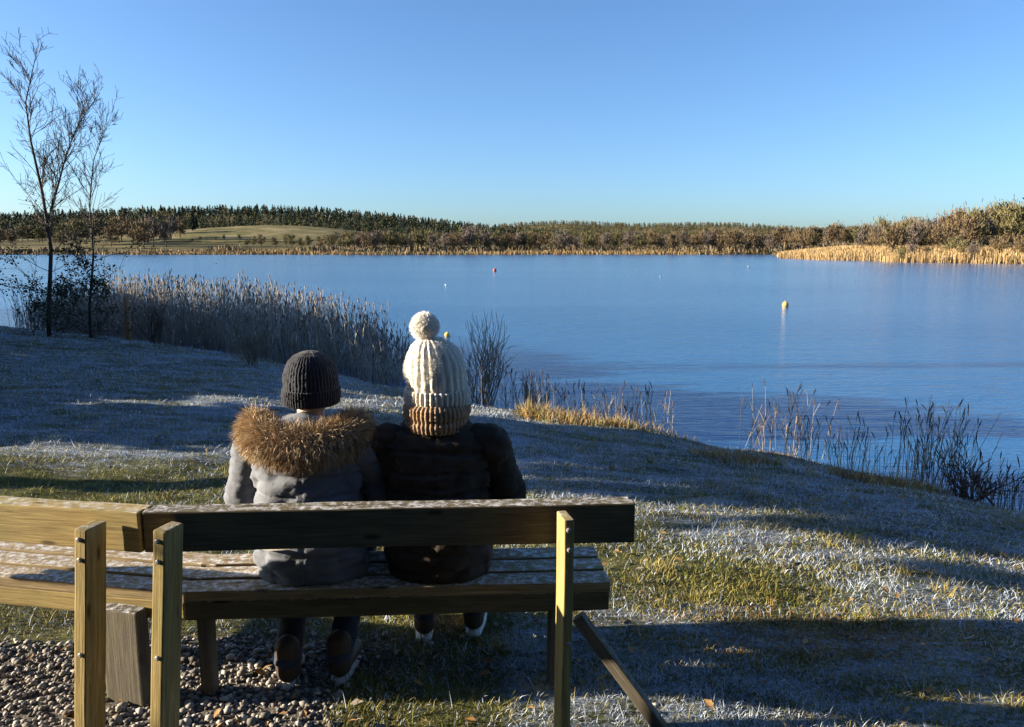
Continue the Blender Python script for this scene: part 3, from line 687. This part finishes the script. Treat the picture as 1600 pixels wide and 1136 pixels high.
# reflective hem band across the lower back
bm = MB(); ring = [Vector((.244 * math.sin(q), -.187 * math.cos(q) - .008, .175 + .02 * math.sin(q * 2))) for q in np.linspace(-.9, .9, 19)]
for a_, b_ in zip(ring, ring[1:]):
    n_ = Vector((a_.x, a_.y, 0)).normalized() * .004
    bm.add([a_ - n_, b_ - n_, b_ - n_ + Vector((0, 0, .018)), a_ - n_ + Vector((0, 0, .018)), a_ + n_, b_ + n_, b_ + n_ + Vector((0, 0, .018)), a_ + n_ + Vector((0, 0, .018))], [(0, 1, 2, 3), (5, 4, 7, 6), (3, 2, 6, 7), (1, 0, 4, 5)])
obj('hem_band', bm.mesh('hem_band', cloth('hem', (.45, .40, .34))), pA)

# right person: dark coat, white bobble hat
hp = at(684, 588, 2.93)
pB, hB, shB = person('person seen from behind in a dark brown coat and white knitted bobble hat', hp.x - .0, 2.86, hp.z - .02, -.0, M['coat'], {-1: (-.10, .30), 1: (.12, .34)}, 8, quilt=True, bulk=1.10)
hat = knit_shell('bobble_hat', hB + Vector((0, -.008, 0)), [(-.085, .112), (-.05, .117), (0, .118), (.05, .116), (.09, .110), (.125, .097), (.15, .078), (.17, .052), (.18, .026), (.184, .001)], M['white_wool'], pB, 22, 64, .0065, 288, (-.04, 0))
def sph(c, rad, n, seed):
    r = np.random.default_rng(seed); v = r.normal(0, 1, (n, 3)); v /= np.linalg.norm(v, axis=1)[:, None]
    return [Vector(c) + Vector(q * np.array(rad)) for q in v], [Vector(q) for q in v]
pc = hB + Vector((-.045, -.01, .222))
bm = bmesh.new(); ell(bm, pc, .055, 3); pom = blob('pompom', bm, M['white_wool'], .008, 2, .008, 40, hat, 3)
pp, pn = sph(pc, (.046, .046, .046), 7000, 5)
strands('yarn', pp, pn, .016, .0013, [M['yarn'], M['yarn']], pom, (0, 0, -.12), 6)
pp, pn = sph(hB + Vector((-.01, -.008, .05)), (.117, .128, .128), 9000, 7)
k_ = [i for i in range(len(pp)) if pp[i].z > hB.z - .07]; strands('wool_fuzz', [pp[i] for i in k_], [pn[i] for i in k_], .010, .0006, [M['yarn'], M['white_wool']], hat, (0, 0, -.15), 8)
knit_shell('turn_up', hB + Vector((0, -.008, 0)), [(-.092, .113), (-.09, .124), (-.05, .129), (-.022, .127), (-.018, .118)], M['white_wool'], hat, 40, 24, .009)
knit_shell('scarf', Vector((hB.x, hB.y - .03, shB)), [(-.01, .10), (.0, .122), (.03, .130), (.045, .122), (.06, .130), (.09, .128), (.105, .112), (.108, .092)], M['scarf'], pB, 44, 40, .008)
bm = bmesh.new(); cap(bm, hB + Vector((0, -.085, -.06)), .05, hB + Vector((0, -.09, -.12)), .045); cap(bm, hB + Vector((-.05, -.06, -.06)), .04, hB + Vector((-.055, -.07, -.12)), .03); cap(bm, hB + Vector((.05, -.06, -.06)), .04, hB + Vector((.055, -.07, -.12)), .03)
blob('hair', bm, M['hair'], .008, 2, .006, 40, pB, 11)

# ------------------------------------------------------------------ buoys and birds on the lake
def buoy(px, py, diam, c, label, name='buoy'):
    p = onz(px, py, WATER); t = thing(name, label, 'buoy', (p.x, p.y, WATER)); r = diam / 2
    bm = bmesh.new(); bmesh.ops.create_uvsphere(bm, u_segments=24, v_segments=14, radius=r)
    for v in bm.verts: v.co.z = v.co.z * 1.05 + r * .55
    me = bpy.data.meshes.new('float_ball'); bm.to_mesh(me); bm.free(); me.materials.append(mat('buoy_paint', color=c, rough=.4))
    for q in me.polygons: q.use_smooth = True
    obj('float_ball', me, t)
    mb = MB(); mb.tube([(0, 0, r * 1.4), (0, 0, r * 1.75)], [r * .22, r * .18], 8); mb.tube([(-.3 * r, 0, r * 1.8), (-.15 * r, 0, r * 2.05), (.15 * r, 0, r * 2.05), (.3 * r, 0, r * 1.8)], r * .06, 6)
    obj('lifting_eye', mb.mesh('lifting_eye', mat('buoy_metal', color=(.3, .3, .3), rough=.5)), t)
    mb = MB(); mb.tube([(math.cos(q) * r * .985, math.sin(q) * r * .985, r * .45) for q in np.linspace(0, 6.283, 25)], r * .05, 6); obj('rub_band', mb.mesh('rub_band', mat('buoy_band', color=(.12, .12, .12))), t)
    return t
def dist_of(px, py): return onz(px, py, WATER).y
D = dist_of(1227, 480); buoy(1227, 479, 10 / F * D, (.55, .36, .10), 'pale orange mooring buoy far out on the right of the lake')
D = dist_of(699, 526); buoy(699, 526, 9 / F * D, (.85, .55, .12), 'small orange buoy beside the white bobble hat')
D = dist_of(773, 424); buoy(773, 424, 5.5 / F * D, (.40, .07, .04), 'small red buoy far out near the middle of the lake')
def bird(px, py, size, label):
    p = onz(px, py, WATER); t = thing('water_bird', label, 'bird', (p.x, p.y, WATER), random.uniform(0, 6))
    bm = bmesh.new(); s = size
    cap(bm, (-s * .35, 0, s * .14), s * .13, (s * .15, 0, s * .18), s * .2); cap(bm, (s * .15, 0, s * .18), s * .16, (s * .36, 0, s * .5), s * .07); ell(bm, (s * .42, 0, s * .56), (s * .11, s * .085, s * .085)); cap(bm, (-s * .35, 0, s * .16), s * .1, (-s * .6, 0, s * .26), s * .04)
    blob('body', bm, M['bird'], s * .05, 2, parent=t)
    mb = MB(); mb.tube([(s * .5, 0, s * .56), (s * .62, 0, s * .53)], [s * .035, s * .008], 6); obj('beak', mb.mesh('beak', mat('beak', color=(.5, .3, .05))), t)
for px, py, lb in [(696, 446, 'tiny white bird afloat above the bobble hat, nearest of the birds'), (338, 412, 'tiny white bird afloat near the far left shore'), (1032, 433, 'tiny white bird afloat right of the red buoy'), (390, 438, 'tiny white bird afloat beyond the left reed bed'), (1170, 418, 'tiny white bird afloat left of the tan reed point')]:
    bird(px, py, 3.2 / F * dist_of(px, py) * 1.4, lb)

# ------------------------------------------------------------------ near trees and shrubs
def twigs_from(mb, p, d, L, r, depth, rg, upw=.25, spread=.6, n=(3, 5), leaf=None, m=0):
    pts = [p]; dirs = d.normalized(); k = 4
    for i in range(k):
        dirs = (dirs + Vector(rg.normal(0, .10, 3)) + Vector((0, 0, upw * .12))).normalized(); pts.append(pts[-1] + dirs * L / k)
    mb.tube(pts, [max(.0035, r * (1 - .7 * i / k)) for i in range(k + 1)], 4 if depth < 2 else 5, m, False)
    if leaf is not None and depth <= 1: leaf.extend(pts[1:])
    if depth <= 0: return
    for c in range(int(rg.integers(n[0], n[1] + 1))):
        q = rg.uniform(.2, .98); i = min(int(q * k), k - 1); b = pts[i].lerp(pts[i + 1], q * k - i)
        dd = (dirs + Vector(rg.normal(0, spread, 3)) + Vector((0, 0, upw))).normalized()
        twigs_from(mb, b, dd, L * rg.uniform(.42, .68), r * .5, depth - 1, rg, upw, spread, n, leaf, m)
rg = np.random.default_rng(101); YT = 16.5
t = thing('birch_tree', 'slender bare tree with two stems and dark leaves low down', 'tree', at(78, 548, YT))
def stem_pts(pl): return [at(px, py, YT + dy) - Vector(t.location) for px, py, dy in pl]
stems = [([(78, 552, 0), (76, 490, 0), (80, 390, .1), (66, 300, .1), (48, 220, 0), (40, 160, 0), (56, 86, .1)], .055),
         ([(79, 330, .1), (92, 285, .2), (104, 240, .2), (122, 195, .3), (156, 145, .3)], .026),
         ([(142, 548, .6), (140, 480, .5), (146, 400, .5), (140, 320, .5), (146, 250, .6), (166, 200, .7)], .036)]
mb = MB(); tw = MB(); leafpts = []
for pl, r0 in stems:
    ps_ = stem_pts(pl); n_ = len(ps_); mb.tube(ps_, [max(.006, r0 * (1 - .9 * i / (n_ - 1))) for i in range(n_)], 7)
    for i in range(n_ - 1):
        for c in range(13 if i < 3 else 13):
            q = rg.uniform(); b = ps_[i].lerp(ps_[i + 1], q); f = (i + q) / n_
            low = b.z < 2.3
            dd = Vector((rg.choice([-1, 1]) * (rg.uniform(.4, 1) if low else rg.uniform(.25, .75)), rg.normal(0, .5), rg.uniform(.15, .6) if low else rg.uniform(.9, 1.9)))
            twigs_from(tw, b, dd, rg.uniform(.5, 1.2) * (1.15 - .6 * f) * (.85 if low else .85), .009 * (1.1 - .6 * f), 2, rg, .12 if low else .3, .55, (2, 4), leafpts if b.z < 2.6 else None)
tr = obj('trunk', mb.mesh('trunk', M['bark'], True), t)
cr = obj('crown', tw.mesh('crown', M['twig']), t)
V = []; T = []; b = 0
for p in leafpts:
    wgt = .04 if p.z < .75 else (.42 if p.z < 1.5 else (.30 if p.z < 2.3 else .10))
    if rg.uniform() > wgt * .9: continue
    for c in range(4):
        a_ = Vector(rg.normal(0, 1, 3)).normalized(); s_ = a_.orthogonal() * rg.uniform(.010, .021); a_ *= rg.uniform(.018, .036); q = p + Vector(rg.normal(0, .06, 3))
        V += [q - a_, q + s_, q + a_, q - s_]; T.append((b, b + 1, b + 2, b + 3)); b += 4
lv = obj('leaves', mesh('leaves', V, np.array(T), M['leaf_dark']), cr, kind='stuff')

def shrub(px, py, Y, H, W, n, label, seed, m='twig', name='bare_shrub', depth=2, rbase=.014):
    rg = np.random.default_rng(seed); p = at(px, py, Y); p.z = max(gz(p.x, p.y), WATER) - .03
    t = thing(name, label, 'shrub', p); mb = MB()
    for k in range(n):
        a_ = rg.uniform(0, 6.28); s = rg.uniform(0, W); d = Vector((math.cos(a_) * s, math.sin(a_) * s, 1))
        twigs_from(mb, Vector((rg.normal(0, .08), rg.normal(0, .08), 0)), d, H * rg.uniform(.6, 1.0), rbase, depth, rg, .2, .38, (3, 5))
    obj('branches', mb.mesh('branches', M[m]), t)
shrub(752, 640, 11.8, 1.05, .75, 16, 'bare willow shrub with fanning pale twigs just right of the bobble hat', 111, 'twig_pale')
shrub(820, 655, 11.2, .55, .8, 9, 'low bare shrub between the willow and the brown sedge', 112, 'twig_pale')
shrub(395, 612, 12.8, .7, .9, 13, 'bare grey shrub in front of the reed bed, above the fur hood', 113, 'twig_pale')
shrub(245, 560, 16.8, .8, .9, 10, 'bare shrub at the foot of the tall reeds, right of the slender tree', 114)
shrub(1510, 812, 7.1, .38, 1.1, 12, 'dark low shrub at the water edge near the right border', 115)
p = at(199, 500, 17.5); zb = gz(p.x, p.y); hp_ = at(199, 464, 17.5).z
mb = MB(); mb.tube([(0, 0, -.2), (0, .0, (hp_ - WATER) * .5), (.01, 0, hp_ - WATER)], [.07, .068, .06], 10)
obj('marker_post', mb.mesh('marker_post', wood_mat('post_wood', (.22, .11, .05), (.34, .18, .08), (.42, .25, .12)), True), None, (p.x, p.y, WATER), label='short brown wooden post among the reeds beside the slender tree', category='post')

# unseen evergreen hedges, added and shaped to lay shade on the bank
def cards(rg, V, T, q, w, l):
    a_ = Vector(rg.normal(0, 1, 3)).normalized(); s_ = a_.orthogonal() * w; a_ *= l; b = len(V)
    V += [q - a_, q + s_, q + a_, q - s_]; T.append((b, b + 1, b + 2, b + 3))
def hedge(label, ys, xf, seed):
    rg = np.random.default_rng(seed); V = []; T = []; o = Vector((xf(ys[0]), ys[0], 0))
    for y in ys:
        x = xf(y); H = 3.9 + .5 * math.sin(y * .8) + .3 * math.sin(y * 2.1)
        if 8.2 < y < 10.4: H -= 2.9
        if y > 14.5: H -= .9
        c0 = Vector((x, y, gz(x, y))) - o
        for k in range(480):
            q = Vector(rg.normal(0, 1, 3)); q.normalize(); q = Vector((q.x * .6, q.y * .5, q.z * H * .5)) * rg.uniform(.35, 1.05) + c0 + Vector((0, 0, H * .5)); cards(rg, V, T, q, .09, .15)
    obj('hedge', mesh('hedge', V, np.array(T), M['leaf_dark']), None, o, label=label, category='hedge')
hedge('tall evergreen hedge added out of view at the left to shade the bank', np.arange(6.7, 34, .42), lambda y: -.72 * y - 3.4, 121)
hedge('tall evergreen hedge added out of view beside the viewer to shade the ground', np.arange(-6.5, 1.75, .42), lambda y: -9.0, 122)  # unseen, added to shade the near ground and cut its bounce light
def shade_pine():  # unseen pine, added; crown underside slanted to lay the shade edge
    rg = np.random.default_rng(123); p = Vector((-9.5, 5.2, gz(-9.5, 5.2))); t = thing('pine_tree', 'high-crowned pine added out of view at the left, its crown shaped for the shadow', 'tree', p)
    mb = MB(); mb.tube([(0, 0, -.1), (.05, .05, 2), (0, .1, 4), (0, 0, 6)], [.16, .14, .1, .03], 8); V = []; T = []
    for k in range(9):
        e = Vector((rg.uniform(-.8, .8), rg.uniform(-1.4, 1.3), rg.uniform(3.0, 5.2))); mb.tube([(0, .05, 2.5 + k * .3), e * .55 + Vector((0, 0, 1.3)), e], [.04, .03, .01], 5, 0, False)
    while len(T) < 6500:
        y = rg.uniform(-1.75, 1.5); zl = 2.38 + (.6 - y) * .38 + .12 * math.sin(y * 9); z_ = rg.uniform(zl, 5.6 - .5 * y * y)
        if z_ < zl: continue
        cards(rg, V, T, Vector((rg.normal(0, .5), y, z_ - p.z)), .07, .12)
    obj('trunk', mb.mesh('trunk', M['bark'], True), t); obj('crown', mesh('crown', V, np.array(T), M['pine']), t)
shade_pine()
def skylight_block_trees():  # unseen pines, added to block sky light from behind the camera
    rg = np.random.default_rng(151)
    for k in range(22):
        x = -13 + 2.4 * (k // 2) + rg.normal(0, .4); y = (-5.6 if k % 2 else -8.6) + rg.normal(0, .4); H = rg.uniform(11, 14.5)
        o = obj('pine_tree', PN_REAR, None, (x, y, gz(x, y) - .1), rg.uniform(0, 6), label='tall dark pine added out of view behind the viewer to cut the sky light', category='tree', group='added pines behind the viewer'); o.scale = (H * .9, H * .9, H)

# ------------------------------------------------------------------ far trees
def pine_mesh(seed, n=170, wide=.20):
    rg = np.random.default_rng(seed); mb = MB(); mb.tube([(0, 0, -.05), (0, 0, .95)], [.014, .003], 5, 1, False)
    for k in range(n):
        z_ = .16 + .84 * rg.uniform() ** .85; rad = wide * (1.02 - z_) ** .75 * rg.uniform(.55, 1.15) + .008; a_ = rg.uniform(0, 6.28)
        o = Vector((math.cos(a_), math.sin(a_), 0)); s_ = Vector((-o.y, o.x, 0)) * (.022 + rad * .28); c = Vector((0, 0, z_))
        mb.add([c, c + o * rad * .7 + s_ + Vector((0, 0, -.03)), c + o * rad + Vector((0, 0, -.06 - .05 * rg.uniform())), c + o * rad * .7 - s_ + Vector((0, 0, -.03))], [(0, 1, 2, 3)])
    return mb
def crown_mesh(seed, n=900, mats=None, round_=.42, tall=1.0, trunk=True):
    rg = np.random.default_rng(seed); mb = MB(); tb = MB(); tips = []
    tb.tube([(0, 0, -.04), (rg.normal(0, .012), rg.normal(0, .012), .25), (rg.normal(0, .02), 0, .5), (rg.normal(0, .03), 0, .85)], [.022, .018, .012, .004], 6)
    for k in range(11):
        a_ = rg.uniform(0, 6.28); z0 = rg.uniform(.15, .6); e = Vector((math.cos(a_) * round_ * rg.uniform(.4, .85), math.sin(a_) * round_ * rg.uniform(.4, .85), min(.95, z0 + rg.uniform(.18, .42))))
        tb.tube([(0, 0, z0), Vector((0, 0, z0)).lerp(e, .5) + Vector((0, 0, .02)), e], [.009, .006, .002], 4, 0, False); tips.append(e)
    tips += [Vector((0, 0, .9)), Vector((0, 0, .7)), Vector((0, 0, .5)), Vector((.1, 0, .45)), Vector((-.1, .05, .4))]
    for k in range(n):
        c = tips[rg.integers(0, len(tips))] + Vector(rg.normal(0, 1, 3)) * rg.uniform(.03, .13)
        if c.z < .06: continue
        d = (c - Vector((0, 0, .3))).normalized() + Vector(rg.normal(0, .5, 3)) + Vector((0, 0, .4)); d.normalize()
        s_ = d.orthogonal(); s_.rotate(Matrix.Rotation(rg.uniform(0, 6.28), 3, d)); s_ *= rg.uniform(.006, .016); d *= rg.uniform(.03, .075)
        mb.add([c - d - s_ * .6, c - d + s_ * .6, c + d * .6 + s_, c + d], [(0, 1, 2, 3)])
    return tb, mb
def far_tree(name, tm, cm, label, category, group, x, y, z_, H, rz, first={}):
    t = thing(name, label, category, (x, y, z_), rz, group); t.scale = (H * 1.0,) * 3
    obj('trunk', tm, t); obj('crown', cm, t); return t
CR = {}
for kind, m in (('brown', 'crown_brown'), ('rust', 'crown_rust'), ('olive', 'crown_olive'), ('grey', 'crown_grey')):
    for v in range(3):
        tb, mb = crown_mesh(hash((kind, v)) % 1 + 200 + v * 7 + len(kind), 950, None, (.36, .42, .30)[v])
        CR[kind, v] = (tb.mesh('trunk', M['bark'], True), mb.mesh('crown', M[m]))
PN = [pine_mesh(300 + k, 190, (.17, .25, .34)[k]).mesh('pine_tree', [M['pine'], M['bark']]) for k in range(3)]
PN_REAR = pine_mesh(340, 1500, .26).mesh('pine_tree', [M['pine'], M['bark']]); skylight_block_trees()
rg = np.random.default_rng(131)
LAB = {'brown': 'bare brown tree', 'rust': 'rust-tinted bare tree', 'olive': 'olive-brown bare tree', 'grey': 'grey-brown bare tree'}
ONES = 'zeroth first second third fourth fifth sixth seventh eighth ninth tenth eleventh twelfth thirteenth fourteenth fifteenth sixteenth seventeenth eighteenth nineteenth'.split()
def nth(k, n):
    side = 'left'
    if k > n // 2: k = n + 1 - k; side = 'right'
    w = ONES[k] if k < 20 else ('twentieth' if k == 20 else 'twenty-' + ONES[k - 20])
    return ('outermost' if k == 1 else w) + ' from the ' + side if k > 1 else side + 'most'
def row(n, px0, px1, Y0, Y1, H0, H1, kinds, where, group, hfun, name='bare_tree'):
    for k in range(n):
        u = (k + rg.uniform(.1, .9)) / n; px = px0 + (px1 - px0) * u; Y = rg.uniform(Y0, Y1); x = (px - 800) / F * Y / .99
        kd = kinds[rg.integers(0, len(kinds))]; tm, cm = CR[kd, int(rg.integers(0, 3))]; H = (H0 + (H1 - H0) * u) * rg.uniform(.75, 1.15)
        far_tree(name, tm, cm, LAB[kd] + ', ' + nth(k + 1, n) + ' ' + where, 'tree', group, x, Y, hfun(x, Y) - .2, H, rg.uniform(0, 6.28))
def pth(x, y): return max(float(point_h(np.array([[x, y]]))[0][0]), fh(x, y) if y > 240 else -9)
row(34, 1345, 1640, 165, 215, 6.5, 10, ['olive', 'brown', 'brown', 'grey'], 'in the wood on the right-hand point', 'trees of the right-hand wood', pth)
row(24, 1330, 1650, 225, 290, 8.5, 13.5, ['brown', 'rust', 'grey', 'olive'], 'at the back of the right-hand wood', 'trees at the back of the right-hand wood', pth)
row(10, 1380, 1620, 140, 160, 3, 4.5, ['olive', 'brown', 'grey'], 'low at the front of the right-hand wood', 'low trees before the right-hand wood', pth)
row(46, 985, 1345, 330, 400, 8, 10, ['brown', 'grey', 'brown', 'olive'], 'on the far shore right of the middle', 'trees on the far shore right of the middle', fh)
row(40, 730, 1000, 345, 420, 8.5, 8.5, ['olive', 'brown', 'grey'], 'on the far shore in the middle', 'trees on the far shore in the middle', fh)
row(34, 520, 745, 340, 430, 8, 10, ['olive', 'olive', 'grey', 'brown'], 'on the far shore below the wooded ridge', 'trees on the far shore below the ridge', fh)
row(10, 385, 530, 400, 430, 5, 8, ['olive', 'olive', 'brown'], 'before the pale field across the lake', 'trees before the pale field', fh)
row(12, 300, 520, 462, 475, 2.5, 4, ['olive', 'grey', 'brown'], 'in the hedge across the pale field', 'hedge trees across the pale field', fh)
row(30, -30, 300, 400, 520, 11, 15, ['grey', 'brown', 'olive'], 'on the far shore at the left', 'trees on the far left shore', fh)
def pines(n, px0, px1, Y0, Y1, H0, H1, label, group):
    for k in range(n):
        u = (k + rg.uniform(0, 1)) / n; px = px0 + (px1 - px0) * u; Y = rg.uniform(Y0, Y1); x = (px - 800) / F * Y / .99
        o = obj('pine_tree', PN[int(rg.integers(0, 3))], None, (x, Y, fh(x, Y) - .3), rg.uniform(0, 6), label=label, category='tree', group=group); H = rg.uniform(H0, H1); o.scale = (H, H, H)
pines(110, -30, 880, 850, 970, 5.5, 14, 'dark pine on the skyline of the wooded ridge', 'pines on the wooded ridge')
pines(26, -30, 330, 520, 580, 10, 15, 'dark pine in the wood at the far left', 'pines at the far left')
pines(9, 1500, 1640, 235, 290, 9, 13, 'dark pine among the bare trees of the right-hand wood', 'pines in the right-hand wood')
# the ridge wood itself reads as one mass
V = []; T = []; MI = []; b = 0; base = [pine_mesh(330 + k, 34, .26) for k in range(3)]
arr = [(np.array([tuple(v) for v in q.v[10:]]), np.array([f for f in q.f[5:]]) - 10) for q in base]
nt_ = 0
while nt_ < 3600:
    Y = rg.uniform(600, 1060); px = rg.uniform(-60, 900); x = (px - 800) / F * Y
    if Y < 690 and px > 300: continue
    if fh(x, Y) < 5.5: continue
    v, f = arr[int(rg.integers(0, 3))]; H = rg.uniform(5.5, 13); a_ = rg.uniform(0, 6.28); ca, sa = math.cos(a_), math.sin(a_)
    vv = v * np.array([H * 1.35, H * 1.35, H]); V.append(np.stack([vv[:, 0] * ca - vv[:, 1] * sa + x, vv[:, 0] * sa + vv[:, 1] * ca + Y, vv[:, 2] + fh(x, Y) - .5], 1)); T.append(f + b); b += len(v); MI += [int(rg.uniform() < .2)] * len(f); nt_ += 1
obj('ridge_forest', mesh('ridge_forest', np.concatenate(V), np.concatenate(T), [M['pine'], M['crown_olive']], False, MI), kind='stuff', label='dark forest covering the ridge across the lake', category='forest')
row(14, 560, 870, 860, 930, 8, 11, ['grey', 'olive', 'brown'], 'among the ridge pines', 'bare trees on the ridge', fh)
V = []; T = []; b = 0
for k in range(2200):
    Y = rg.uniform(1350, 1700); px = rg.uniform(780, 1700); x = (px - 800) / F * Y
    v, f = arr[int(rg.integers(0, 3))]; H = rg.uniform(7, 11); vv = v * np.array([H * 2, H * 2, H]); V.append(vv + np.array([x, Y, fh(x, Y) - 1])); T.append(f + b); b += len(v)
obj('distant_forest', mesh('distant_forest', np.concatenate(V), np.concatenate(T), M['crown_olive']), kind='stuff', label='distant low wooded hills beyond the lake', category='forest')
